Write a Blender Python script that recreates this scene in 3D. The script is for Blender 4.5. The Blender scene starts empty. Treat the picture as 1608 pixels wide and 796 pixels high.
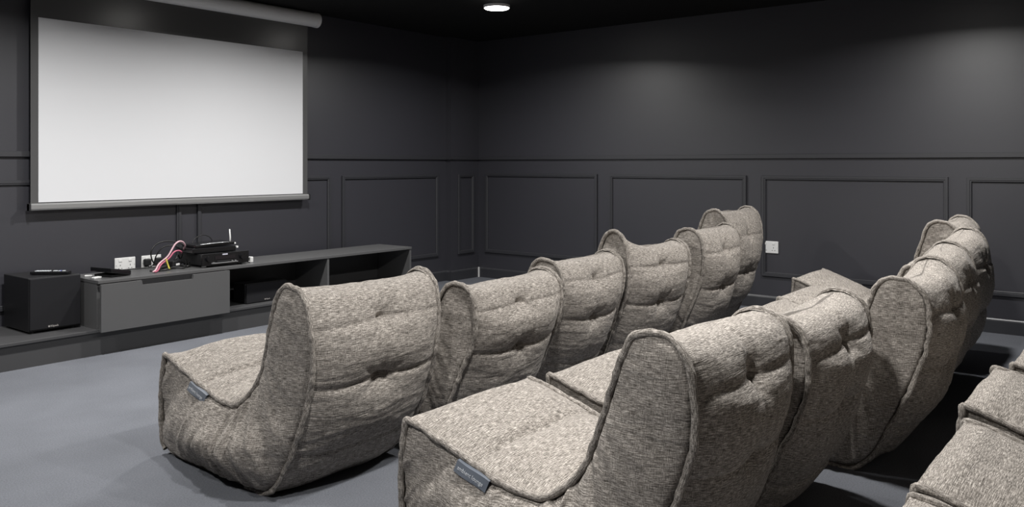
import bpy, math, random
import numpy as np
from mathutils import Vector, Matrix

S = bpy.context.scene
COL = S.collection
# ------------------------------------------------------------------ camera
cam_d = bpy.data.cameras.new('camera')
cam = bpy.data.objects.new('camera', cam_d); COL.objects.link(cam)
cam.location = (0, 0, 1.2)
cam.rotation_euler = (math.pi/2, 0, math.radians(-51.9))
cam_d.sensor_width = 36; cam_d.lens = 1303/1608*36
cam_d.shift_y = -(398-258.5)/1608
cam_d.clip_start = .05
S.camera = cam
# ------------------------------------------------------------------ world, exposure
w = bpy.data.worlds.new('world'); S.world = w; w.use_nodes = True
w.node_tree.nodes['Background'].inputs[0].default_value = (.02, .02, .022, 1)
w.node_tree.nodes['Background'].inputs[1].default_value = .3
S.view_settings.view_transform = 'Standard'; S.view_settings.look = 'None'
S.view_settings.gamma = 1; S.view_settings.use_curve_mapping = False
S.view_settings.exposure = 0.0
LAMP_W = 43
LAMPS = [(x, y) for y in (4.34, 1.22) for x in (5.33, 3.65, 1.97, .2)]
CEIL = 2.518

# ------------------------------------------------------------------ materials
def M(name, col, rough=.6, metal=0, spec=.5, bump=None, emit=None, strength=0, var=None, sheen=0):
    m = bpy.data.materials.new(name); m.use_nodes = True
    nt = m.node_tree; b = nt.nodes['Principled BSDF']
    b.inputs['Base Color'].default_value = (*col, 1); b.inputs['Roughness'].default_value = rough
    b.inputs['Metallic'].default_value = metal; b.inputs['Specular IOR Level'].default_value = spec
    if sheen: b.inputs['Sheen Weight'].default_value = sheen
    if emit: b.inputs['Emission Color'].default_value = (*emit, 1); b.inputs['Emission Strength'].default_value = strength
    tc = nt.nodes.new('ShaderNodeTexCoord')
    if bump:
        n = nt.nodes.new('ShaderNodeTexNoise'); n.inputs['Scale'].default_value = bump[0]; n.inputs['Detail'].default_value = 4
        nt.links.new(tc.outputs['Object'], n.inputs['Vector'])
        bp = nt.nodes.new('ShaderNodeBump'); bp.inputs['Strength'].default_value = bump[1]; bp.inputs['Distance'].default_value = bump[2]
        nt.links.new(n.outputs['Fac'], bp.inputs['Height']); nt.links.new(bp.outputs['Normal'], b.inputs['Normal'])
    if var:
        n = nt.nodes.new('ShaderNodeTexNoise'); n.inputs['Scale'].default_value = var[0]; n.inputs['Detail'].default_value = 5
        nt.links.new(tc.outputs['Object'], n.inputs['Vector'])
        mx = nt.nodes.new('ShaderNodeMix'); mx.data_type = 'RGBA'
        mx.inputs[6].default_value = (*[c*(1-var[1]) for c in col], 1); mx.inputs[7].default_value = (*[c*(1+var[1]) for c in col], 1)
        nt.links.new(n.outputs['Fac'], mx.inputs[0]); nt.links.new(mx.outputs[2], b.inputs['Base Color'])
    return m

wall_m = M('wall_paint', (.030, .0298, .0375), .43, spec=1.0, bump=(260, .12, .002), var=(1.2, .06))
trim_m = M('trim_paint', (.026, .0265, .0315), .45, spec=.95)
ceil_m = M('ceiling_paint', (.006, .006, .006), .8, spec=.2)
cab_m = M('cabinet_laminate', (.088, .088, .089), .36, spec=.7, var=(3, .05))
cab_in = M('cabinet_inside', (.035, .035, .036), .6)
plat_m = M('platform_laminate', (.055, .055, .057), .5, spec=.4, var=(3, .05))
black_m = M('black_vinyl', (.008, .008, .009), .42, spec=.4)
grille_m = M('speaker_cloth', (.010, .010, .012), .85, spec=.3, bump=(900, .3, .001))
gloss_m = M('black_plastic', (.007, .007, .008), .22, spec=.5)
matte_black = M('matte_black_plastic', (.008, .008, .009), .55)
white_m = M('white_plastic', (.72, .72, .71), .35)
dark_slot = M('socket_slot', (.03, .03, .03), .6)
silver_m = M('silver_trim', (.55, .56, .57), .3, metal=.8)
screen_m = M('screen_fabric', (.68, .685, .70), .85, spec=.2)
leader_m = M('screen_border', (.085, .085, .085), .27, spec=1.0)
case_m = M('screen_case', (.80, .80, .80), .38, spec=.5)
bar_m = M('screen_bar', (.40, .40, .40), .33, metal=.6)
pink_m = M('pink_cable', (.42, .10, .16), .5)
pale_m = M('pale_cable', (.58, .38, .42), .5)
cable_m = M('black_cable', (.008, .008, .008), .45)
yellow_m = M('yellow_plug', (.38, .34, .04), .5)
copper_m = M('logo_metal', (.55, .52, .50), .35, metal=.5)
lamp_m = M('lamp_diffuser', (.9, .9, .88), .5, emit=(1, .97, .92), strength=14)
ring_m = M('lamp_ring', (.7, .7, .7), .4)
tag_m = M('tag_ribbon', (.085, .10, .125), .5, sheen=.3)
tagtext_m = M('tag_text', (.55, .57, .60), .5)
display_m = M('display_glass', (.012, .010, .012), .12)
button_m = M('remote_buttons', (.55, .58, .60), .5)
blue_m = M('remote_blue_button', (.25, .27, .60), .5)

def carpet():
    m = M('carpet', (.115, .122, .138), .95, spec=.1)
    nt = m.node_tree; b = nt.nodes['Principled BSDF']; L = nt.links
    tc = nt.nodes.new('ShaderNodeTexCoord')
    big = nt.nodes.new('ShaderNodeTexNoise'); big.inputs['Scale'].default_value = 2.4; big.inputs['Detail'].default_value = 6
    fine = nt.nodes.new('ShaderNodeTexNoise'); fine.inputs['Scale'].default_value = 170; fine.inputs['Detail'].default_value = 3
    L.new(tc.outputs['Object'], big.inputs['Vector']); L.new(tc.outputs['Object'], fine.inputs['Vector'])
    r1 = nt.nodes.new('ShaderNodeMapRange'); r1.inputs[1].default_value = .3; r1.inputs[2].default_value = .7; r1.inputs[3].default_value = .9; r1.inputs[4].default_value = 1.1
    r2 = nt.nodes.new('ShaderNodeMapRange'); r2.inputs[1].default_value = .3; r2.inputs[2].default_value = .7; r2.inputs[3].default_value = .82; r2.inputs[4].default_value = 1.18
    L.new(big.outputs['Fac'], r1.inputs[0]); L.new(fine.outputs['Fac'], r2.inputs[0])
    mu = nt.nodes.new('ShaderNodeMath'); mu.operation = 'MULTIPLY'; L.new(r1.outputs[0], mu.inputs[0]); L.new(r2.outputs[0], mu.inputs[1])
    v = nt.nodes.new('ShaderNodeVectorMath'); v.operation = 'SCALE'; v.inputs[0].default_value = (.128, .134, .150)
    L.new(mu.outputs[0], v.inputs['Scale']); L.new(v.outputs[0], b.inputs['Base Color'])
    bp = nt.nodes.new('ShaderNodeBump'); bp.inputs['Strength'].default_value = .6; bp.inputs['Distance'].default_value = .003
    L.new(fine.outputs['Fac'], bp.inputs['Height']); L.new(bp.outputs['Normal'], b.inputs['Normal'])
    return m
carpet_m = carpet()

def tweed(name, gain=1.0):
    """heathered weave: light threads over dark ground, streaked along U"""
    m = bpy.data.materials.new(name); m.use_nodes = True
    nt = m.node_tree; b = nt.nodes['Principled BSDF']; L = nt.links
    b.inputs['Roughness'].default_value = .92; b.inputs['Specular IOR Level'].default_value = .12
    b.inputs['Sheen Weight'].default_value = .04
    uv = nt.nodes.new('ShaderNodeUVMap'); uv.uv_map = 'UVMap'
    def noise(sx, sy, detail, dist=0.0):
        mp = nt.nodes.new('ShaderNodeMapping'); mp.inputs['Scale'].default_value = (sx, sy, 1)
        n = nt.nodes.new('ShaderNodeTexNoise'); n.inputs['Scale'].default_value = 1; n.inputs['Detail'].default_value = detail
        n.inputs['Distortion'].default_value = dist
        L.new(uv.outputs[0], mp.inputs[0]); L.new(mp.outputs[0], n.inputs['Vector']); return n.outputs['Fac']
    def mr(x, a, c, lo, hi):
        r = nt.nodes.new('ShaderNodeMapRange'); r.inputs[1].default_value = a; r.inputs[2].default_value = c
        r.inputs[3].default_value = lo; r.inputs[4].default_value = hi; L.new(x, r.inputs[0]); return r.outputs[0]
    def ma(op, x, y):
        q = nt.nodes.new('ShaderNodeMath'); q.operation = op
        for i, s in enumerate((x, y)):
            if isinstance(s, (int, float)): q.inputs[i].default_value = s
            else: L.new(s, q.inputs[i])
        return q.outputs[0]
    streak = noise(42, 480, 3); warp = noise(430, 55, 3)      # long weft streaks
    slub = noise(260, 300, 2)
    thread = noise(900, 700, 2)
    blotch = noise(14, 26, 4)
    v = ma('ADD', ma('MULTIPLY', mr(streak, .33, .67, 0, 1), .42), ma('MULTIPLY', mr(slub, .33, .67, 0, 1), .16)); v = ma('ADD', v, ma('MULTIPLY', mr(warp, .33, .67, 0, 1), .20))
    v = ma('ADD', v, ma('MULTIPLY', mr(thread, .3, .7, 0, 1), .17))
    v = ma('ADD', v, ma('MULTIPLY', mr(blotch, .35, .65, 0, 1), .05))
    cr = nt.nodes.new('ShaderNodeValToRGB'); L.new(v, cr.inputs[0])
    e = cr.color_ramp.elements
    e[0].position = .20; e[0].color = (.055*gain, .048*gain, .041*gain, 1)
    e[1].position = .82; e[1].color = (.60*gain, .553*gain, .50*gain, 1)
    k = e.new(.5); k.color = (.225*gain, .203*gain, .181*gain, 1)
    L.new(cr.outputs[0], b.inputs['Base Color'])
    # fine wrinkles + weave
    wr = noise(6, 34, 3, .5)
    h = ma('ADD', ma('MULTIPLY', wr, 1.0), ma('MULTIPLY', v, .10))
    bp = nt.nodes.new('ShaderNodeBump'); bp.inputs['Strength'].default_value = .75; bp.inputs['Distance'].default_value = .008
    L.new(h, bp.inputs['Height']); L.new(bp.outputs['Normal'], b.inputs['Normal'])
    return m
tweed_m = tweed('tweed_fabric')
pipe_m = tweed('tweed_piping', .92)

# ------------------------------------------------------------------ helpers
def link(name, me, mat, parent=None, kind=None):
    o = bpy.data.objects.new(name, me); COL.objects.link(o)
    if mat is not None:
        me.materials.clear(); me.materials.append(mat)
    if parent: o.parent = parent
    if kind: o['kind'] = kind
    return o
def tag(o, label, cat, group=None):
    o['label'] = label; o['category'] = cat
    if group: o['group'] = group
    return o
def thing(name, loc, label, cat, rz=0, group=None):
    o = bpy.data.objects.new(name, None); COL.objects.link(o); o.location = loc; o.rotation_euler = (0, 0, rz)
    o.empty_display_size = .1
    return tag(o, label, cat, group)

class MB:
    def __init__(s): s.v = []; s.f = []; s.sm = []
    def add(s, vs, fs, smooth=False):
        n = len(s.v); s.v += [tuple(map(float, p)) for p in vs]; s.f += [tuple(i+n for i in f) for f in fs]; s.sm += [smooth]*len(fs); return s
    def box(s, x0, x1, y0, y1, z0, z1, b=0.0):
        """box, edges chamfered by b"""
        if b <= 0:
            vs = [(x, y, z) for z in (z0, z1) for y in (y0, y1) for x in (x0, x1)]
            return s.add(vs, [(0,2,3,1),(4,5,7,6),(0,1,5,4),(2,6,7,3),(0,4,6,2),(1,3,7,5)])
        import bmesh
        bm = bmesh.new()
        bmesh.ops.create_cube(bm, size=1)
        for v in bm.verts:
            v.co = Vector(((x0+x1)/2+v.co.x*(x1-x0), (y0+y1)/2+v.co.y*(y1-y0), (z0+z1)/2+v.co.z*(z1-z0)))
        bmesh.ops.bevel(bm, geom=bm.edges[:], offset=b, segments=2, affect='EDGES', profile=.5)
        bm.verts.index_update()
        s.add([v.co for v in bm.verts], [[v.index for v in f.verts] for f in bm.faces]); bm.free(); return s
    def tube(s, pts, r, n=8, closed=False):
        P = np.array(pts, float); m = len(P)
        if closed: T = np.roll(P, -1, 0)-np.roll(P, 1, 0)
        else: T = np.gradient(P, axis=0)
        T /= np.linalg.norm(T, axis=1)[:, None]+1e-9
        R = np.full(m, r) if np.isscalar(r) else np.array(r)
        ref = np.array((0., 0., 1.)) if abs(T[0][2]) < .9 else np.array((1., 0., 0.))
        u = np.cross(T[0], ref); u /= np.linalg.norm(u); vs = []
        for i in range(m):
            u = u-T[i]*u.dot(T[i]); u /= np.linalg.norm(u)+1e-9; v = np.cross(T[i], u)
            for k in range(n):
                a = 2*math.pi*k/n; vs.append(P[i]+R[i]*(u*math.cos(a)+v*math.sin(a)))
        fs = []
        for i in range(m if closed else m-1):
            j = (i+1) % m
            for k in range(n):
                fs.append((i*n+k, i*n+(k+1) % n, j*n+(k+1) % n, j*n+k))
        if not closed: fs += [tuple(range(n))[::-1], tuple((m-1)*n+k for k in range(n))]
        return s.add(vs, fs, True)
    def disc(s, c, axis, r0, h, n=32, r1=None):
        """cylinder/cone from centre c along axis"""
        r1 = r0 if r1 is None else r1
        q = Vector(axis).normalized().to_track_quat('Z', 'Y').to_matrix(); vs = []
        for z, r in ((0, r0), (h, r1)):
            for k in range(n):
                a = 2*math.pi*k/n; vs.append(Vector(c)+q @ Vector((r*math.cos(a), r*math.sin(a), z)))
        fs = [(k, (k+1) % n, n+(k+1) % n, n+k) for k in range(n)]+[tuple(range(n))[::-1], tuple(range(n, 2*n))]
        return s.add(vs, fs)
    def extrude(s, prof, p0, p1, up=(0, 0, 1)):
        """closed profile (a,b) swept from p0 to p1: a = sideways, b = up"""
        p0, p1 = Vector(p0), Vector(p1); d = (p1-p0).normalized(); up = Vector(up); side = up.cross(d).normalized()
        n = len(prof); vs = [p+side*a+up*b for p in (p0, p1) for a, b in prof]
        return s.add(vs, [(k, n+k, n+(k+1) % n, (k+1) % n) for k in range(n)]+[tuple(range(n)), tuple(range(n, 2*n))[::-1]])
    def build(s, name, mat, parent=None, kind=None, org=(0, 0, 0)):
        me = bpy.data.meshes.new(name)
        me.from_pydata([(v[0]-org[0], v[1]-org[1], v[2]-org[2]) for v in s.v], [], s.f)
        me.polygons.foreach_set('use_smooth', s.sm)
        o = link(name, me, mat, parent, kind)
        if org != (0, 0, 0): o.location = org
        return o
def catmull(pts, n):
    P = np.array(pts, float); P = np.vstack([2*P[0]-P[1], P, 2*P[-1]-P[-2]]); out = []
    for i in range(1, len(P)-2):
        t = np.linspace(0, 1, 24, endpoint=False)[:, None]
        a, b, c, d = P[i-1], P[i], P[i+1], P[i+2]
        out.append(.5*((2*b)+(-a+c)*t+(2*a-5*b+4*c-d)*t**2+(-a+3*b-3*c+d)*t**3))
    out = np.vstack(out+[P[-2][None]])
    L = np.r_[0, np.cumsum(np.linalg.norm(np.diff(out, axis=0), axis=1))]
    s = np.linspace(0, L[-1], n)
    return np.stack([np.interp(s, L, out[:, k]) for k in range(out.shape[1])], 1)
def text(name, body, size, mat, M4, parent=None, ext=.0004, bold=False):
    c = bpy.data.curves.new(name, 'FONT'); c.body = body; c.size = size; c.extrude = ext; c.align_x = 'CENTER'; c.align_y = 'CENTER'
    if bold: c.offset = size*.015
    o = bpy.data.objects.new(name, c); COL.objects.link(o)
    me = bpy.data.meshes.new_from_object(o.evaluated_get(bpy.context.evaluated_depsgraph_get()))
    bpy.data.objects.remove(o); me.transform(M4)
    return link(name, me, mat, parent)

# ------------------------------------------------------------------ room shell
XR, YS, YC, XC = 6.79, 5.85, 5.78, 6.35      # right wall, screen wall, boxed corner column
XL, YB = -1.8, -3.0
MB().box(XL-.1, XR+.1, YB-.1, YS+.1, -.1, 0).build('floor', carpet_m, kind='structure')
MB().box(XL-.1, XR+.1, YB-.1, YS+.1, CEIL, CEIL+.1).build('ceiling', ceil_m, kind='structure')
wr = MB().box(XR, XR+.1, YB-.1, YS+.1, 0, CEIL).build('wall_right', wall_m, kind='structure')
ws = MB().box(XL-.1, XR, YS, YS+.1, 0, CEIL).build('wall_front', wall_m, kind='structure')
wc = MB().box(XC, XR, YC, YS, 0, CEIL).build('wall_corner', wall_m, kind='structure')
MB().box(XL-.1, XL, YB, YS, 0, CEIL).build('wall_left', wall_m, kind='structure')
MB().box(XL-.1, XR, YB-.1, YB, 0, CEIL).build('wall_back', wall_m, kind='structure')
RAIL = [(0, 0), (0, .036), (.020, .036), (.022, .034), (.022, .001), (.021, 0)]
BASE = [(0, 0), (0, .104), (.010, .104), (.016, .096), (.018, .088), (.018, 0)]
def flip(p): return [(-a, b) for a, b in p][::-1]
# running directions chosen so that 'side' points into the room
def run(name, prof, p0, p1, mat=trim_m):
    return MB().extrude(prof, p0, p1).build(name, mat, kind='structure')
ZR = 1.252
def rail_and_base(n, a, b, inward):
    d = (Vector(b)-Vector(a)).normalized(); side = Vector((0, 0, 1)).cross(d)
    if side.dot(Vector(inward)) < 0: a, b = b, a
    za = lambda p, z: (p[0], p[1], z)
    run('trim_%d' % n, RAIL, za(a, ZR), za(b, ZR)); return a, b
def base(side, a, b, inward, z=0):
    d = (Vector(b)-Vector(a)).normalized(); sd = Vector((0, 0, 1)).cross(d)
    if sd.dot(Vector(inward)) < 0: a, b = b, a
    run('baseboard_'+side, BASE, (a[0], a[1], z), (b[0], b[1], z))
rail_and_base(1, (XR, YB, 0), (XR, YC, 0), (-1, 0, 0)); base('right', (XR, YB, 0), (XR, YC-.018, 0), (-1, 0, 0))
rail_and_base(2, (XL, YS, 0), (XC, YS, 0), (0, -1, 0)); base('front', (5.25, YS, 0), (XC, YS, 0), (0, -1, 0))
rail_and_base(3, (XC-.02, YC, 0), (XR-.02, YC, 0), (0, -1, 0)); base('corner', (XC-.018, YC, 0), (XR-.02, YC, 0), (0, -1, 0))
rail_and_base(4, (XC, YC-.0, 0), (XC, YS-.02, 0), (-1, 0, 0)); base('return', (XC, YC, 0), (XC, YS-.018, 0), (-1, 0, 0))
MB().box(XR-.030, XR-.0185, YC-.030, YC-.0185, 0, .106).build('trim_5', white_m, kind='structure')

MOULD = [(0, 0), (0, .016), (.002, .019), (.020, .019), (.022, .015), (.030, .015), (.034, .011), (.034, 0)]
def frame(parent, O, U, N, u0, u1, z0, z1, name='panel_moulding'):
    """mitred picture-frame moulding on a wall: O origin, U along wall, N into room"""
    O, U, N, Z = map(Vector, (O, U, N, (0, 0, 1)))
    vs = []; fs = []; n = len(MOULD)
    for (cu, cz, su, sz) in ((u0, z0, 1, 1), (u1, z0, -1, 1), (u1, z1, -1, -1), (u0, z1, 1, -1)):
        for a, h in MOULD: vs.append(O+U*(cu+su*a)+Z*(cz+sz*a)+N*h)
    for c in range(4):
        d = (c+1) % 4
        for k in range(n-1): fs.append((c*n+k, d*n+k, d*n+k+1, c*n+k+1))
    o = MB().add(vs, fs).build(name, trim_m, parent); return o
for y1, y0 in ((5.68, 4.275), (4.14, 2.785), (2.65, 1.24), (1.12, -.29), (-.42, -1.83)):
    frame(wr, (XR, 0, 0), (0, 1, 0), (-1, 0, 0), y0, y1, .268, 1.108)
for x0, x1 in ((.5, 1.80), (1.95, 3.392), (3.528, 4.828), (4.958, 6.225)):
    frame(ws, (0, YS, 0), (1, 0, 0), (0, -1, 0), x0, x1, .262, 1.10)
frame(wc, (0, YC, 0), (1, 0, 0), (0, -1, 0), 6.452, 6.705, .268, 1.10)

# ------------------------------------------------------------------ ceiling lamps
for i, (x, y) in enumerate(LAMPS):
    where = 'round white flush ceiling lamp '+['shining above the corner right of the screen', 'overhead between the screen and the middle of the front row',
        'overhead between the screen and the tagged front-row chair', 'overhead in front of the subwoofer, left of the chairs',
        'overhead near the right wall above the chair rows', 'overhead above the third chair of the front row',
        'overhead between the two chairs with tags', 'overhead left of the two chairs with tags'][i]
    t = thing('ceiling_lamp', (x, y, CEIL), where, 'lamp', group='round ceiling lamps')
    MB().disc((0, 0, -.022), (0, 0, 1), .108, .022, 40, .11).build('ring', ring_m, t)
    MB().disc((0, 0, -.028), (0, 0, 1), .098, .008, 40, .102).build('diffuser', lamp_m, t)
    l = bpy.data.lights.new('lamp_light', 'AREA'); l.shape = 'DISK'; l.size = .16; l.energy = LAMP_W*(.8 if i == 0 else 1); l.spread = math.radians(157); l.color = (1, .985, .965)
    lo = bpy.data.objects.new('lamp_light', l); COL.objects.link(lo); lo.parent = t; lo.location = (0, 0, -.032)

# ------------------------------------------------------------------ projection screen
SO = (3.42, 5.785, CEIL)
t = thing('projection_screen', SO, 'large white pull-down projection screen with black border hanging from ceiling case', 'projection screen')
def P(mb, name, mat, parent=t, o=SO):
    mb.v = [(v[0]-o[0], v[1]-o[1], v[2]-o[2]) for v in mb.v]; return mb.build(name, mat, parent)
P(MB().box(2.312, 4.529, 5.787, 5.789, .936, 2.42), 'black_border', leader_m)
P(MB().box(2.359, 4.477, 5.7835, 5.7875, .953, 2.164), 'white_surface', screen_m)
bar = [(-.010, -.022), (-.016, -.012), (-.016, .012), (-.008, .022), (.010, .022), (.014, .012), (.014, -.014), (.006, -.022)]
P(MB().extrude(bar, (2.296, 5.787, .924), (4.545, 5.787, .924)), 'weight_bar', bar_m)
for x in (2.296, 4.535): P(MB().box(x, x+.012, 5.766, 5.806, .897, .948, .003), 'end_cap', matte_black)
r = [(.060*math.cos(2*math.pi*k/28), .062*math.sin(2*math.pi*k/28)) for k in range(28)]
P(MB().extrude(r, (2.233, 5.785, 2.452), (4.598, 5.785, 2.452)), 'case', case_m)
for x in (2.20, 4.598): P(MB().extrude([(a*1.05, b*1.05) for a, b in r], (x, 5.785, 2.452), (x+.035, 5.785, 2.452)), 'case_end', case_m)
for x in (2.5, 4.3): P(MB().box(x, x+.03, 5.83, 5.85, 2.40, 2.50), 'mount_bracket', matte_black)

# ------------------------------------------------------------------ platform and media cabinet
PZ = .165
pf = MB().box(XL+.01, 5.24, 5.275, YS-.002, 0, PZ-.02).build('platform', plat_m, kind=None, org=(1.7, 5.5, 0))
tag(pf, 'long low dark grey platform running along the wall under the media cabinet', 'platform')
MB().box(XL+.01-1.7, 5.24-1.7, 5.255-5.5, YS-.002-5.5, PZ-.02, PZ, .003).build('top_board', plat_m, pf)
t = thing('media_cabinet', (3.865, 5.46, PZ), 'long low grey media cabinet with one drawer and two open bays', 'cabinet')
o_ = (3.865, 5.46, PZ)
X0, X1, XD, XV, YF, YBk = 2.49, 5.24, 3.395, 4.31, 5.245, 5.66
P(MB().box(X0-.002, X1+.002, YF-.005, YBk, .452, .472, .0015), 'top_panel', cab_m, t, o_)
P(MB().box(X0, X0+.02, YF+.02, YBk, PZ+.001, .452), 'side_panel', cab_m, t, o_)
P(MB().box(X1-.02, X1, YF, YBk, PZ+.001, .452), 'side_panel', cab_m, t, o_)
for x in (XD-.02, XV-.01): P(MB().box(x, x+.02, YF, YBk-.01, PZ+.001, .452), 'divider', cab_m, t, o_)
P(MB().box(X0+.02, X1-.02, YBk-.01, YBk, PZ+.001, .452), 'back_panel', cab_in, t, o_)
# drawer front with a finger notch cut from its top edge
nx0, nx1, nz = 2.752, 3.118, .420
dr = MB(); pr = [(X0, .152), (XD, .152), (XD, .450), (nx1, .450), (nx1-.006, nz), (nx0+.006, nz), (nx0, .450), (X0, .450)]
n = len(pr); vs = [(x, y, z) for y in (5.205, 5.225) for x, z in pr]
dr.add(vs, [(0, 1, 4, 5), (5, 6, 7, 0), (1, 2, 3, 4), (8, 13, 12, 9), (13, 8, 15, 14), (9, 12, 11, 10)]+[((k+1) % n, k, n+k, n+(k+1) % n) for k in range(n)])
dq = P(dr, 'drawer', cab_m, t, o_)
P(MB().box(nx0-.02, nx1+.02, 5.226, 5.240, nz-.03, .450), 'notch_shade', matte_black, dq, o_)  # black sheet standing in for the shade inside the notch

# speakers
t = thing('subwoofer', (2.312, 5.60, PZ), 'large black cube subwoofer on the platform left of the media cabinet', 'speaker')
o_ = (2.312, 5.60, PZ)
P(MB().box(2.158, 2.466, 5.435, 5.80, PZ+.012, .505, .004), 'cabinet', black_m, t, o_)
P(MB().box(2.162, 2.462, 5.418, 5.435, PZ+.022, .501, .004), 'grille', grille_m, t, o_)
for x in (2.19, 2.435):
    for y in (5.47, 5.76): P(MB().disc((x, y, PZ), (0, 0, 1), .016, .0125, 16), 'foot', matte_black, t, o_)
P(MB().box(2.266, 2.276, 5.4155, 5.418, .196, .206), 'badge', copper_m, t, o_)
R90 = Matrix.Rotation(math.pi/2, 4, 'X')
text('badge_lettering', 'Klipsch', .016, copper_m, Matrix.Translation((2.303-2.312, 5.4165-5.60, .201-PZ)) @ R90, t, bold=True)
t = thing('centre_speaker', (3.80, 5.40, PZ), 'small black centre speaker inside the middle open bay of the cabinet', 'speaker')
o_ = (3.80, 5.40, PZ)
P(MB().box(3.618, 3.985, 5.352, 5.50, PZ+.003, .312, .004), 'cabinet', black_m, t, o_)
P(MB().box(3.622, 3.981, 5.336, 5.352, PZ+.004, .308, .003), 'grille', grille_m, t, o_)
P(MB().box(3.777, 3.785, 5.333, 5.336, .181, .189), 'badge', copper_m, t, o_)
text('badge_lettering', 'Klipsch', .013, copper_m, Matrix.Translation((3.807-3.80, 5.3345-5.40, .185-PZ)) @ R90, t, bold=True)

# remote on subwoofer
def remote(name, loc, rz, L, W, H, label, buttons):
    t = thing(name, loc, label, 'remote control', rz)
    MB().box(-L/2, L/2, -W/2, W/2, 0.001, H, .004).build('shell', gloss_m, t)
    for (bx, by, bl, bw, m) in buttons:
        MB().box(bx-bl/2, bx+bl/2, by-bw/2, by+bw/2, H-.002, H+.0035, .001).build('button', m, t)
    return t
bt = [(-.085+.0155*i, s, .010, .010, button_m) for i in range(6) for s in (-.013, 0, .013)]
bt += [(.028, 0, .022, .022, button_m), (.055, .008, .012, .009, blue_m), (.055, -.010, .012, .009, button_m), (.08, 0, .016, .018, button_m)]
remote('remote_control', (2.335, 5.545, .506), math.radians(-47), .235, .046, .020, 'slim black remote with pale buttons lying on the subwoofer', bt)

# small set-top box
t = thing('set_top_box', (2.655, 5.42, .473), 'small black box tilted on the left end of the media cabinet', 'media player', math.radians(12))
a = MB().box(-.075, .075, -.10, .10, 0, .030, .004)
a.v = [(v[0], v[1], v[2]+max(0, (.085-v[0]))*.19+.001) for v in a.v]; a.build('shell', gloss_m, t)
a = MB().box(-.060, .085, -.085, .085, .0005, .014, .004); a.build('base', matte_black, t)
a = MB().box(-.06, .06, -.101, -.0985, .012, .026)
a.v = [(v[0], v[1], v[2]+max(0, (.085-v[0]))*.19) for v in a.v]; a.build('front_strip', display_m, t)
t = thing('cable_connector', (2.535, 5.36, .4725), 'small white plastic connector in front of the tilted black box', 'connector', .3)
MB().box(-.028, .022, -.013, .013, 0, .012, .003).build('body', white_m, t)
MB().box(-.045, -.028, -.007, .007, .002, .009, .001).build('plug', silver_m, t)
MB().box(.022, .034, -.006, .006, .002, .009, .001).build('cable_boot', white_m, t)
t = thing('cable_connector', (2.548, 5.50, .4725), 'second white connector lying behind beside the tilted black box', 'connector', -.5)
MB().box(-.022, .022, -.010, .010, 0, .010, .003).build('body', white_m, t)
MB().box(.022, .036, -.006, .006, .002, .008, .001).build('plug', silver_m, t)

# AV receiver
t = thing('av_receiver', (3.42, 5.47, .472), 'wide black stereo receiver under the router on the media cabinet', 'receiver', math.radians(-2))
MB().box(-.165, .185, -.150, .165, .016, .092, .003).build('case', matte_black, t)
MB().box(-.172, .197, -.172, -.150, .012, .098, .003).build('front_panel', gloss_m, t)
for x in (-.13, .15):
    for y in (-.12, .13): MB().disc((x, y, 0), (0, 0, 1), .018, .017, 20).build('foot', silver_m if y < 0 and x < 0 else matte_black, t)
MB().box(-.075, .085, -.1745, -.172, .052, .078).build('display', display_m, t)
MB().box(-.105, .105, -.1765, -.172, .024, .030, .001).build('trim_line', silver_m, t)
MB().box(-.060, .045, -.1755, -.172, .034, .042, .001).build('button_row', matte_black, t)
for x, rr in ((-.128, .019), (.138, .019)): MB().disc((x, -.172, .060), (0, -1, 0), rr, .020, 28, rr*.92).build('knob', gloss_m, t)
for x, z in ((-.095, .030), (-.085, .030), (.085, .034), (.060, .034)): MB().disc((x, -.172, z), (0, -1, 0), .005, .008, 14).build('button', silver_m, t)
MB().box(-.018, .022, -.1765, -.172, .082, .090).build('logo_plate', M('pale_logo', (.55, .54, .62), .4), t)
for i in range(14):
    MB().box(-.13+i*.02, -.12+i*.02, -.08, .10, .0915, .0935).build('vent_slat', gloss_m, t)
# router/player stacked on it
t = thing('router', (3.385, 5.475, .5665), 'black router with a white upright antenna stacked on the receiver', 'router', math.radians(-3))
MB().box(-.165, .170, -.105, .13, .002, .040, .006).build('player_base', gloss_m, t)
a = MB().box(-.135, .165, -.095, .11, .040, .062, .006)
a.v = [(v[0], v[1], v[2]+(v[0]+.135)*.03) for v in a.v]; a.build('shell', gloss_m, t)
MB().tube([(-.105, -.098, .063), (-.03, -.100, .067), (.05, -.100, .069), (.115, -.098, .069)], .004, 8).build('silver_edge', silver_m, t)
MB().tube([(.140, -.075, .055), (.139, -.076, .10), (.134, -.078, .160)], [.007, .0055, .0042], 10).build('antenna', white_m, t)
MB().box(.150, .178, -.09, -.06, .050, .062, .002).build('antenna_socket', white_m, t)
MB().box(.172, .186, -.11, -.08, .022, .036, .002).build('plug', white_m, t)
t = thing('power_adapter', (3.662, 5.35, .4725), 'small white power adapter at the right end of the receiver', 'adapter')
MB().box(-.014, .014, -.02, .02, 0, .042, .004).build('body', white_m, t)
MB().tube([(-.01, -.01, .01), (-.05, -.018, .007), (-.09, -.012, .006)], .004, 6).build('cable', white_m, t)

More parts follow.
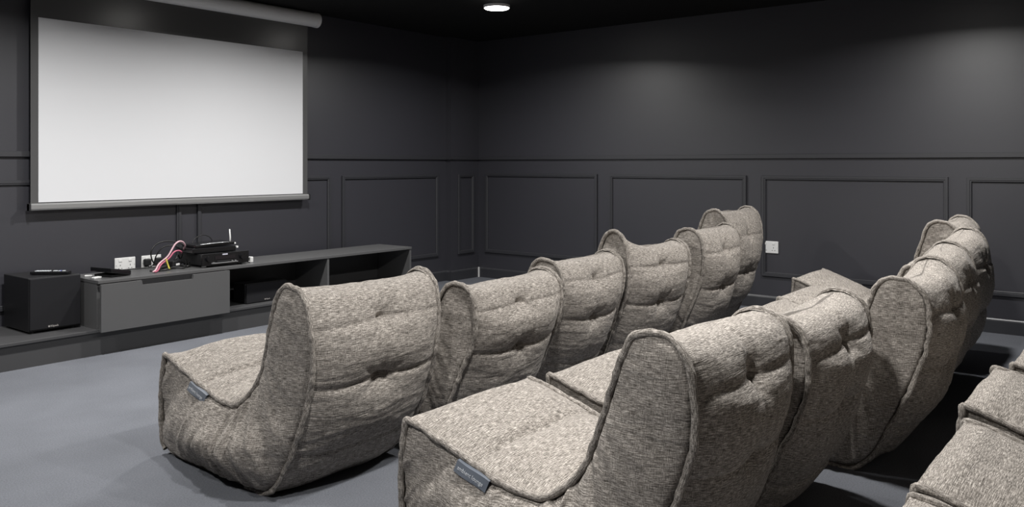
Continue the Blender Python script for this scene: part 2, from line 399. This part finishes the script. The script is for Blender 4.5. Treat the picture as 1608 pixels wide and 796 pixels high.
# sockets
def socket(loc, rz, label, g=None):
    t = thing('wall_socket', loc, label, 'socket', rz, g)
    MB().box(-.075, .075, -.011, -.001, -.050, .050, .004).build('face_plate', white_m, t)
    for s in (-.036, .036):
        MB().box(s-.011, s+.011, -.0145, -.010, .020, .038, .002).build('rocker_switch', white_m, t)
        for dx, dz, wx, wz in ((0, -.004, .004, .010), (-.011, -.026, .008, .004), (.011, -.026, .008, .004)):
            MB().box(s+dx-wx/2, s+dx+wx/2, -.0118, -.010, dz-wz/2, dz+wz/2).build('pin_slot', dark_slot, t)
    for s in (-.066, .066): MB().disc((s, -.0105, -.004), (0, -1, 0), .003, .0012, 10).build('screw', silver_m, t)
    return t
socket((2.964, YS, .486), 0, 'white double wall socket left, unused, behind the cabinet')
socket((3.160, YS, .486), 0, 'white double wall socket with black plugs behind the cable tangle')
socket((XR, 2.585, .511), math.radians(-90), 'white double wall socket on the right wall beside the last front-row chair')
for x, z, nm in ((3.118, .490, 'left black plug in the socket beside the receiver cables'), (3.205, .492, 'right black plug adapter in the socket beside the receiver cables')):
    t = thing('power_plug', (x, YS-.012, z), nm, 'plug', group='black plugs')
    MB().box(-.024, .024, -.036, -.0005, -.024, .024, .007).build('body', matte_black, t)
    MB().tube([(0, -.030, -.02), (0, -.040, -.035), (.01, -.05, -.03), (.03, -.08, -.012)], .004, 8).build('cable', cable_m, t)

# cables
def cable(pts, r, mat, label, name='cable', extra=None):
    p = catmull(pts, 60); o = tuple(map(float, p[0]))
    c = MB().tube(p, r, 8).build(name, mat, org=o); tag(c, label, 'cable'); return c
cable([(2.895, 5.33, .480), (2.93, 5.36, .488), (2.988, 5.42, .520), (3.048, 5.42, .563), (3.078, 5.42, .606), (3.103, 5.42, .643), (3.133, 5.42, .662), (3.168, 5.43, .655), (3.196, 5.45, .627), (3.215, 5.50, .597)], .006, pale_m, 'pale pink thick cable arching from cabinet top to receiver')
cable([(2.902, 5.315, .480), (2.94, 5.348, .486), (2.995, 5.408, .514), (3.050, 5.405, .552), (3.085, 5.405, .590), (3.118, 5.41, .600), (3.150, 5.42, .590), (3.175, 5.46, .575)], .0055, pink_m, 'bright pink cable under the pale one beside the receiver')
cable([(3.032, 5.41, .55), (3.036, 5.40, .52), (3.040, 5.39, .495), (3.036, 5.375, .482)], .006, yellow_m, 'short yellow connector lead hanging beside the pink cables')
cable([(3.205, 5.76, .490), (3.05, 5.60, .505), (3.015, 5.58, .58), (3.05, 5.58, .636), (3.12, 5.58, .655), (3.21, 5.57, .642), (3.27, 5.55, .61)], .005, cable_m, 'large black cable loop rising behind the pink cables')
cable([(3.118, 5.74, .480), (3.06, 5.62, .500), (3.055, 5.58, .560), (3.09, 5.56, .615), (3.16, 5.54, .625), (3.23, 5.54, .59)], .0045, cable_m, 'smaller black cable loop inside the large one')
cable([(3.00, 5.44, .478), (3.06, 5.47, .485), (3.10, 5.43, .500), (3.16, 5.47, .495), (3.20, 5.42, .482), (3.24, 5.47, .50)], .007, cable_m, 'black cable bundle lying on the cabinet left of the receiver')
cable([(2.92, 5.42, .478), (3.00, 5.37, .479), (3.08, 5.40, .488), (3.14, 5.38, .480), (3.20, 5.44, .492), (3.235, 5.50, .52)], .006, cable_m, 'second black cable winding in front of the bundle')
cable([(2.70, 5.48, .480), (2.80, 5.60, .478), (2.92, 5.60, .479), (3.02, 5.56, .480), (3.12, 5.50, .486), (3.22, 5.52, .50)], .0045, cable_m, 'thin black cable running from the tilted box to the receiver')
cable([(3.10, 5.52, .478), (3.13, 5.46, .535), (3.17, 5.50, .560), (3.20, 5.52, .53), (3.24, 5.56, .55)], .006, cable_m, 'black cable curling upward against the left side of the receiver')
cable([(3.30, 5.53, .628), (3.33, 5.54, .664), (3.40, 5.56, .682), (3.46, 5.57, .665), (3.49, 5.57, .63)], .003, cable_m, 'thin black cable looping above the router')
t = thing('plug_block', (3.118, 5.46, .474), 'black multi-plug block half buried in cables left of the receiver', 'adapter', .5)
MB().box(-.05, .05, -.028, .028, .012, .055, .006).build('body', matte_black, t)
MB().box(-.02, .02, -.034, -.027, .020, .034, .002).build('plug', white_m, t)

# ------------------------------------------------------------------ bean-bag lounge chairs
def make_noise(seed, n=64):
    g = np.random.RandomState(seed).rand(n, n)*2-1
    def f(x, y):
        x = np.asarray(x, float) % n; y = np.asarray(y, float) % n
        xi = np.floor(x).astype(int); yi = np.floor(y).astype(int); fx = x-xi; fy = y-yi
        fx = fx*fx*(3-2*fx); fy = fy*fy*(3-2*fy); x1 = (xi+1) % n; y1 = (yi+1) % n; xi %= n; yi %= n
        return (g[xi, yi]*(1-fx)+g[x1, yi]*fx)*(1-fy)+(g[xi, y1]*(1-fx)+g[x1, y1]*fx)*fy
    return f
def grid_faces(nr, nc, flip=False):
    i = np.arange(nr-1)[:, None]*nc+np.arange(nc-1)[None]
    q = np.stack([i, i+1, i+nc+1, i+nc], -1).reshape(-1, 4)
    return q[:, ::-1] if flip else q
def np_mesh(name, V, F, UV, N, mat, parent):
    """mesh from arrays; keeps only used vertices"""
    used = np.unique(F); remap = np.zeros(len(V), int); remap[used] = np.arange(len(used))
    V = V[used]; UV = UV[used]; N = N[used]; F = remap[F]
    me = bpy.data.meshes.new(name)
    me.vertices.add(len(V)); me.vertices.foreach_set('co', V.ravel().astype(np.float32))
    me.loops.add(F.size); me.loops.foreach_set('vertex_index', F.ravel().astype(np.int32))
    me.polygons.add(len(F)); me.polygons.foreach_set('loop_start', (np.arange(len(F))*4).astype(np.int32))
    me.update(calc_edges=True); me.polygons.foreach_set('use_smooth', [True]*len(F))
    u = me.uv_layers.new(name='UVMap'); u.data.foreach_set('uv', UV[F.ravel()].ravel().astype(np.float32))
    me.normals_split_custom_set_from_vertices(N.astype(np.float32))
    return link(name, me, mat, parent)
def normals(V, F):
    a = V[F[:, 2]]-V[F[:, 0]]; b = V[F[:, 3]]-V[F[:, 1]]; n = np.cross(a, b); N = np.zeros_like(V)
    for k in range(4): np.add.at(N, F[:, k], n)
    return N/(np.linalg.norm(N, axis=1)[:, None]+1e-12)
def gauss(x, s): return np.exp(-(x/s)**2)

INNER = [(.120, .772), (.170, .745), (.215, .660), (.262, .530), (.325, .395), (.430, .300), (.570, .300), (.740, .345), (.900, .392), (.975, .408)]
OUTER = [(.120, .772), (.068, .762), (.020, .712), (.000, .620), (.000, .520), (.018, .400), (.054, .280), (.105, .165), (.178, .060),
         (.265, .004), (.400, .000), (.620, .000), (.820, .002), (.925, .012), (.972, .055), (.990, .200), (.975, .408)]
OUTER2 = [(.120, .772), (.062, .764), (.012, .716), (-.004, .630), (.004, .530), (.036, .425), (.086, .310), (.142, .190), (.200, .070),
         (.285, .004), (.400, .000), (.620, .000), (.820, .002), (.925, .012), (.972, .055), (.990, .200), (.975, .408)]
NI, NO, NU, NBk = 130, 270, 61, 36
def chair(cx, cy, label, rz=0, width=.72, top=.772, lean=0.0, seed=1, ear=(0, 0), seat=.408, with_tag=False, group=None, fat=1.0, tuck=.9, belly=(.012, .012), puff=(.020, .020), taper=(.08, .15)):
    t = thing('lounge_chair', (cx, cy, 0), label, 'chair', rz, group)
    nz = make_noise(seed); rs = np.random.RandomState(seed+99)
    I = catmull(INNER, NI); O = catmull(OUTER, NO)*(1-tuck)+catmull(OUTER2, NO)*tuck
    def pose(p):
        y, z = p[..., 0].copy(), p[..., 1].copy()
        k = np.clip((z-.32)/.45, 0, 1)*np.clip((.55-y)/.25, 0, 1)      # only the back part
        z2 = z+k*(top-.772); y2 = y-lean*k*k
        kf = np.clip((y-.45)/.5, 0, 1)*np.clip(z/.4, 0, 1)
        z2 = z2+kf*(seat-.408)
        return np.stack([y2, z2], -1)
    I, O = pose(I), pose(O)
    hw = width/2
    def halfw(z, u):           # narrower towards the floor, slightly waisted
        z = np.clip(z, 0, 1); tp = np.where(u < 0, taper[0], taper[1])
        return hw*(1-tp*np.clip((.40-z)/.40, 0, 1)**1.5) - .012*gauss(z-.45, .12)
    # closed ring: inner from crest to front corner, then outer reversed
    ring = np.vstack([I[:-1], O[::-1][:-1]]); NR = len(ring)
    T = np.roll(ring, -1, 0)-np.roll(ring, 1, 0)
    for _ in range(6): T = (np.roll(T, 1, 0)+T*2+np.roll(T, -1, 0))/4
    T /= np.linalg.norm(T, axis=1)[:, None]
    Nn = np.stack([-T[:, 1], T[:, 0]], 1)          # outward (ring runs crest->front->bottom->back)
    arc = np.r_[0, np.cumsum(np.linalg.norm(np.diff(np.vstack([ring, ring[:1]]), axis=0), axis=1))]; per = arc[-1]; arc = arc[:-1]
    ii = np.arange(NR); isin = ii < NI
    inner_len = arc[NI-1]
    # distance along back from crest (for outer-back portion)
    back = per-arc
    u = np.linspace(-1, 1, NU); u = np.sign(u)*(1-(1-np.abs(u))**1.25)      # denser towards edges
    A, U = np.meshgrid(arc, u, indexing='ij'); BK = per-A
    Y0 = ring[:, 0][:, None]; Z0 = ring[:, 1][:, None]
    edge = (1-np.abs(U)**3.2)
    # bulge amount by region
    w_back = np.clip((BK-.05)/.2, 0, 1)*np.clip((1.02-BK)/.35, 0, 1)*(A > inner_len+.3)
    w_seat = np.clip((A-.42)/.15, 0, 1)*np.clip((inner_len-A)/.06, 0, 1)*(A <= inner_len)
    w_inb = np.clip((A-.03)/.12, 0, 1)*np.clip((.48-A)/.15, 0, 1)*(A <= inner_len)
    w_front = np.clip((A-inner_len)/.1, 0, 1)*np.clip((inner_len+.42-A)/.12, 0, 1)*(A > inner_len)
    bul = edge*((.050+.035*tuck*gauss(BK-.58, .28))*w_back*fat+.046*w_seat+.030*w_inb+.030*w_front)
    # crest sags between the piping ears
    crest = np.minimum(A, BK)
    bul = bul-.020*edge**.6*gauss(crest, .10)
    # puffs between quilted seams
    s1, s2, s3 = .215+(top-.772)*.4, .425+(top-.772)*.8, .685+(top-.772)
    back_on = (A > inner_len+.3)
    wav = nz(U*1.3+3, BK*.5+seed)*.010
    for s_, dpt in ((s1, .010), (s2, .014), (s3, .012)):
        bul = bul-dpt*.75*gauss(BK+wav-s_, .009)*back_on*edge**.3-dpt*.75*gauss(BK+wav-s_, .055)*back_on*edge
    for s_ in (s1, s2):                     # tufts on the centre line
        r2 = ((U*hw+.01*rs.randn())/.055)**2+((BK-s_)/.035)**2
        bul = bul-(.012 if s_ == s1 else .020)*np.exp(-r2)*back_on-.012*np.exp(-r2/5)*back_on
        for sg in (-1, 1):                  # star creases out of each tuft
            ang = rs.uniform(.4, 1.1)*sg
            px, py = U*hw, BK-s_; q = px*math.sin(ang)-py*math.cos(ang); al = px*math.cos(ang)+py*math.sin(ang)
            bul = bul-.007*gauss(q, .012)*gauss(al, .10)*back_on
    bul = bul-.012*gauss(U*hw+.008*nz(BK*6, seed+2.), .024)*back_on*np.clip((s1+.05-BK)/.05, 0, 1)*np.clip(BK/.06, 0, 1)
    bul = bul-.008*gauss(U*hw+.006*nz(BK*6, seed+2.), .020)*back_on*np.clip((BK-s1)/.03, 0, 1)*np.clip((s2-BK)/.03, 0, 1)
    # seat quilting
    ins = A <= inner_len
    for s_ in (.30, .60, .86): bul = bul-.013*gauss(A+wav-s_, .016)*ins*edge**.3-.012*gauss(A+wav-s_, .06)*ins*edge
    for s_ in (.30, .60):
        r2 = (U*hw/.06)**2+((A-s_)/.05)**2; bul = bul-.022*np.exp(-r2)*ins
    # crumple
    rid = lambda x: 1-np.abs(x)
    low = np.clip((.42-Z0)/.3, 0, 1)
    cr = .0045*nz(U*1.6+7, A*5)*edge**.5
    cr = cr+.0022*nz(U*2.0+1, A*24+.8*nz(U*3, A*5))*edge**.3
    cr = cr+(.0018+.0075*low*back_on)*(rid(nz(U*1.3+11, A*40+1.2*nz(U*2, A*4)))-.6)*edge**.25*(.35+np.abs(U)**1.5)
    cr = cr+.001*nz(U*8, A*46)
    disp = bul+cr
    HW = halfw(Z0, U)+.006*nz(A*5, 3.3+np.sign(U)*2)
    X = U*HW
    Y = Y0+Nn[:, 0][:, None]*disp; Z = Z0+Nn[:, 1][:, None]*disp
    # ear lift / asymmetric crest
    k = gauss(crest, .16)
    Z = Z+k*(ear[0]*np.clip(-U, 0, 1)**2+ear[1]*np.clip(U, 0, 1)**2)
    Y = Y+.02*k*nz(U*1.2+5, seed*1.1)
    Z = np.maximum(Z, .002)
    V = np.stack([X, Y, Z], -1).reshape(-1, 3)
    UVs = np.stack([X+seed*1.7, (BK*1.0)+seed*.37], -1).reshape(-1, 2)
    F = grid_faces(NR, NU, True)
    wrap = np.stack([(NR-1)*NU+np.arange(NU-1), (NR-1)*NU+np.arange(1, NU), np.arange(1, NU), np.arange(NU-1)], -1)[:, ::-1]
    F = np.vstack([F, wrap]); N = normals(V, F)
    c = V.mean(0)
    if ((V-c)*N).sum() < 0: F = F[:, ::-1]; N = -N
    row = F.min(axis=1)//NU; row[-(NU-1):] = NR-1
    split_in = int(np.argmin(np.abs(arc-.52))); split_out = int(np.argmin(np.abs((per-arc)-(s3+.16))))
    is_back = (row < split_in) | (row >= split_out)
    np_mesh('backrest', V, F[is_back], UVs, N, tweed_m, t); np_mesh('seat', V, F[~is_back], UVs, N, tweed_m, t)
    # side panels, between inner and outer curve
    na = 260; G = V.reshape(NR, NU, 3)
    aa = np.linspace(0, 1, na); aw = aa
    for sg, col in ((-1, 0), (1, NU-1)):
        E = G[:, col]                                  # edge loop
        Ei = E[:NI]; Eo = np.vstack([E[:1], E[::-1][:NO-1]])
        def res(C, par):
            L = np.r_[0, np.cumsum(np.linalg.norm(np.diff(C, axis=0), axis=1))]; L /= L[-1]
            return np.stack([np.interp(par, L, C[:, q]) for q in range(3)], 1)
        ci, co = res(Ei, aw), res(Eo, np.interp(aw, [0, .45, 1], [0, .50, 1]))
        b = np.linspace(0, 1, NBk); b = .5-.5*np.cos(b*math.pi)
        b = (b*.6+np.linspace(0, 1, NBk)*.4)
        Av, Bv = np.meshgrid(aw, b, indexing='ij')
        Q = ci[:, None]*(1-b)[None, :, None]+co[:, None]*b[None, :, None]
        wid = np.linalg.norm(ci-co, axis=1)[:, None]
        dome = (4*Bv*(1-Bv))**.45
        amp = np.clip(wid/.32, 0, 1)*puff[(sg+1)//2]*(1-.75*np.clip((Av-.62)/.25, 0, 1))+belly[(sg+1)//2]*.75*gauss(Q[..., 2]-.16, .13)*np.clip((4*Bv*(1-Bv)), 0, 1)*gauss(Av-.52, .20)
        d = dome*amp
        fan = gauss(Av-.47, .17)
        wv = .6*nz(Av*5, Bv*2.5)
        crm = .007*nz(Av*13+5, Bv*1.2)*dome
        crm = crm+.010*(rid(nz(Av*38+wv+7, Bv*1.2+3))-.6)*np.clip((Bv-.45)/.3, 0, 1)*np.clip((1-Bv)/.1, 0, 1)*np.clip((Av-.3)/.2, 0, 1)
        crm = crm+(.002+.016*fan)*(rid(nz(Av*32+sg+wv, Bv*1.5))-.55)*dome**.4
        crm = crm+.006*nz(Av*60+wv, Bv*2+4)*dome**.4*(fan+.15)
        crm = crm+.003*nz(Q[..., 1]*14, Q[..., 2]*14)*dome
        crm = crm+.006*(rid(nz(Q[..., 1]*5+9, Q[..., 2]*42+3*nz(Q[..., 1]*4, Q[..., 2]*4)))-.6)*dome*np.clip((.35-Q[..., 2])/.2, 0, 1)
        groove = -.018*gauss(Bv-.02, .03)-.018*gauss(1-Bv-.02, .03); groove[:, 0] = 0; groove[:, -1] = 0
        Q[..., 0] += sg*(d+crm*1.5+groove)
        Q[..., 2] = np.maximum(Q[..., 2], .002)
        VV = Q.reshape(-1, 3); FF = grid_faces(na, NBk, sg < 0); NN = normals(VV, FF)
        if (NN[:, 0]*sg).sum() < 0: FF = FF[:, ::-1]; NN = -NN
        uvv = np.stack([VV[:, 1]+seed*2.3, VV[:, 2]+seed*.9], -1)
        np_mesh('side_panel', VV, FF, uvv, NN, tweed_m, t)
        # piping: front edge bottom -> seat -> crest -> down the back
        path = np.vstack([Eo[::-1][int(.0*NO):int(.20*NO)][::-1], Ei[::-1], Eo[1:int(.52*NO)]])
        path = path+np.array([sg*.008, 0, 0]); cc = path.mean(0)
        wob = nz(np.arange(len(path))*.22, seed+sg*3.)*.004; path = path+np.stack([wob*.7, wob, wob*.6], -1)
        sm = path.copy()
        for _ in range(2): sm[1:-1] = (sm[:-2]+2*sm[1:-1]+sm[2:])/4
        rr = .0105+.0016*nz(np.arange(len(sm))*.5, 7.+seed)
        mb = MB().tube(sm, rr, 10); Vp = np.array(mb.v); Fp = np.array([f for f in mb.f if len(f) == 4])
        ring_i = np.arange(len(Vp))//10; Np = normals(Vp, Fp)
        cen = sm[ring_i]
        if ((Vp-cen)*Np).sum() < 0: Fp = Fp[:, ::-1]; Np = -Np
        uvp = np.stack([ring_i*.012, (np.arange(len(Vp)) % 10)*.005+seed], -1)
        np_mesh('piping', Vp, Fp, uvp, Np, pipe_m, t)
        if sg < 0 and with_tag:
            j0 = int(np.argmin(np.abs(Ei[:, 1]-.735)+10*(np.arange(NI) < 60))); j1 = int(np.argmin(np.abs(Ei[:, 1]-.615)+10*(np.arange(NI) < 60)))
            p1, p0 = Ei[j0], Ei[j1]
            ax = Vector(p0-p1).normalized()                 # text runs front -> back
            nrm = Vector((-1, 0, .18)); nrm = (nrm-ax*nrm.dot(ax)).normalized(); up = nrm.cross(ax).normalized()
            if up.z < 0: up = -up
            ctr = Vector((p0+p1)/2)-up*.026+nrm*.026
            X_, Y_, Z_ = ax, up, nrm
            mt = Matrix(((X_.x, Y_.x, Z_.x, ctr.x), (X_.y, Y_.y, Z_.y, ctr.y), (X_.z, Y_.z, Z_.z, ctr.z), (0, 0, 0, 1)))
            mb = MB(); LL, HH = .064, .017; nx_ = 14; vs = []
            for i in range(nx_+1):
                x = -LL+2*LL*i/nx_
                for yy, zz in ((HH+.006, -.018), (HH, .000), (-HH, .003), (-HH-.002, -.003), (HH-.004, -.006)):
                    vs.append(mt @ Vector((x, yy+.002*math.sin(x*40), zz+.002*math.sin(x*30+1))))
            fs = [(i*5+k, i*5+k+1, i*5+k+6, i*5+k+5) for i in range(nx_) for k in range(4)]
            tg = mb.add(vs, fs, False).build('fabric_tag', tag_m, t)
            tg['label'] = 'slate grey woven brand tag hanging from the piping'
            flip_m = mt if mt.to_3x3().determinant() > 0 else mt @ Matrix.Diagonal((1, -1, 1, 1))
            text('tag_lettering', 'ambient lounge', .0165, tagtext_m, flip_m @ Matrix.Translation((0, 0, .0062)), tg)
    return t

SIDE = 'bean-bag lounge chair'
R1, R2, R3 = 'chairs of the front row', 'chairs of the second row', 'chairs of the third row'
chair(2.135, 2.3, 'grey tweed bean-bag lounge chair with a tag at the left end of the front row', width=0.62, top=.772, seed=1, tuck=.25, belly=(.10, .03), puff=(.05, .028), taper=(.0, .20), with_tag=True, group=R1)
chair(2.93, 2.25, 'slumped grey tweed lounge chair, second from the left in the front row', width=0.63, top=.70, seed=2, rz=math.radians(1), group=R1)
chair(3.70, 2.35, 'grey tweed lounge chair, third in the front row, pressed against its left neighbour', width=.57, top=.72, seed=3, group=R1)
chair(4.33, 2.3, 'grey tweed lounge chair with a raised left ear and dented top, fourth in front row', width=.60, top=.742, rz=math.radians(-7), seed=4, ear=(.085, 0), group=R1)
chair(5.06, 2.24, 'grey tweed lounge chair, fifth in the front row, second from the wall socket', width=0.56, top=.80, seed=5, group=R1)
chair(5.70, 2.35, 'tall grey tweed lounge chair beside the wall socket, right end of front row', width=0.58, top=.885, seed=6, group=R1)
chair(2.15, 0.88, 'nearest and largest grey tweed lounge chair with a tag, bottom centre of the picture', width=0.64, top=.775, ear=(.015, -.02), seed=7, belly=(.10, .03), puff=(.05, .028), taper=(.03, .2), with_tag=True, group=R2)
chair(2.88, 0.85, 'grey tweed lounge chair behind the nearest one, second in the second row', width=0.66, top=.73, seed=8, group=R2)
chair(3.73, 0.69, 'grey tweed lounge chair showing its full dark side panel, third in the second row', width=0.62, top=.765, seed=9, ear=(0, .025), puff=(.04, .028), taper=(-.05, .2), group=R2)
chair(4.38, 0.74, 'grey tweed lounge chair, fourth in the second row, half hidden by the third', width=0.6, top=.80, seed=10, ear=(-.05, .01), seat=.43, group=R2)
chair(5.01, 0.77, 'grey tweed lounge chair with puffy dented top, fifth in the second row', width=0.6, top=.83, seed=11, ear=(-.055, .01), seat=.435, group=R2)
chair(5.66, .91, 'tallest grey tweed lounge chair by the right wall, last in the second row', width=0.6, top=.87, seed=12, seat=.46, group=R2)
chair(1.83, -0.5, 'pale tweed lounge chair seat in the bottom right corner, first of the third row', width=0.66, seed=13, group=R3)
chair(2.52, -0.5, 'pale tweed lounge chair seat at the right edge, second of the third row', width=0.66, seed=14, seat=.42, group=R3)
chair(3.3, -0.47, 'pale tweed chair seat with dark side panel at the right edge, third row', width=0.64, seed=15, seat=.43, group=R3)
chair(4.03, -0.52, 'pale tweed chair seat barely in view at right edge, farthest of third row', width=0.64, seed=16, seat=.43, group=R3)
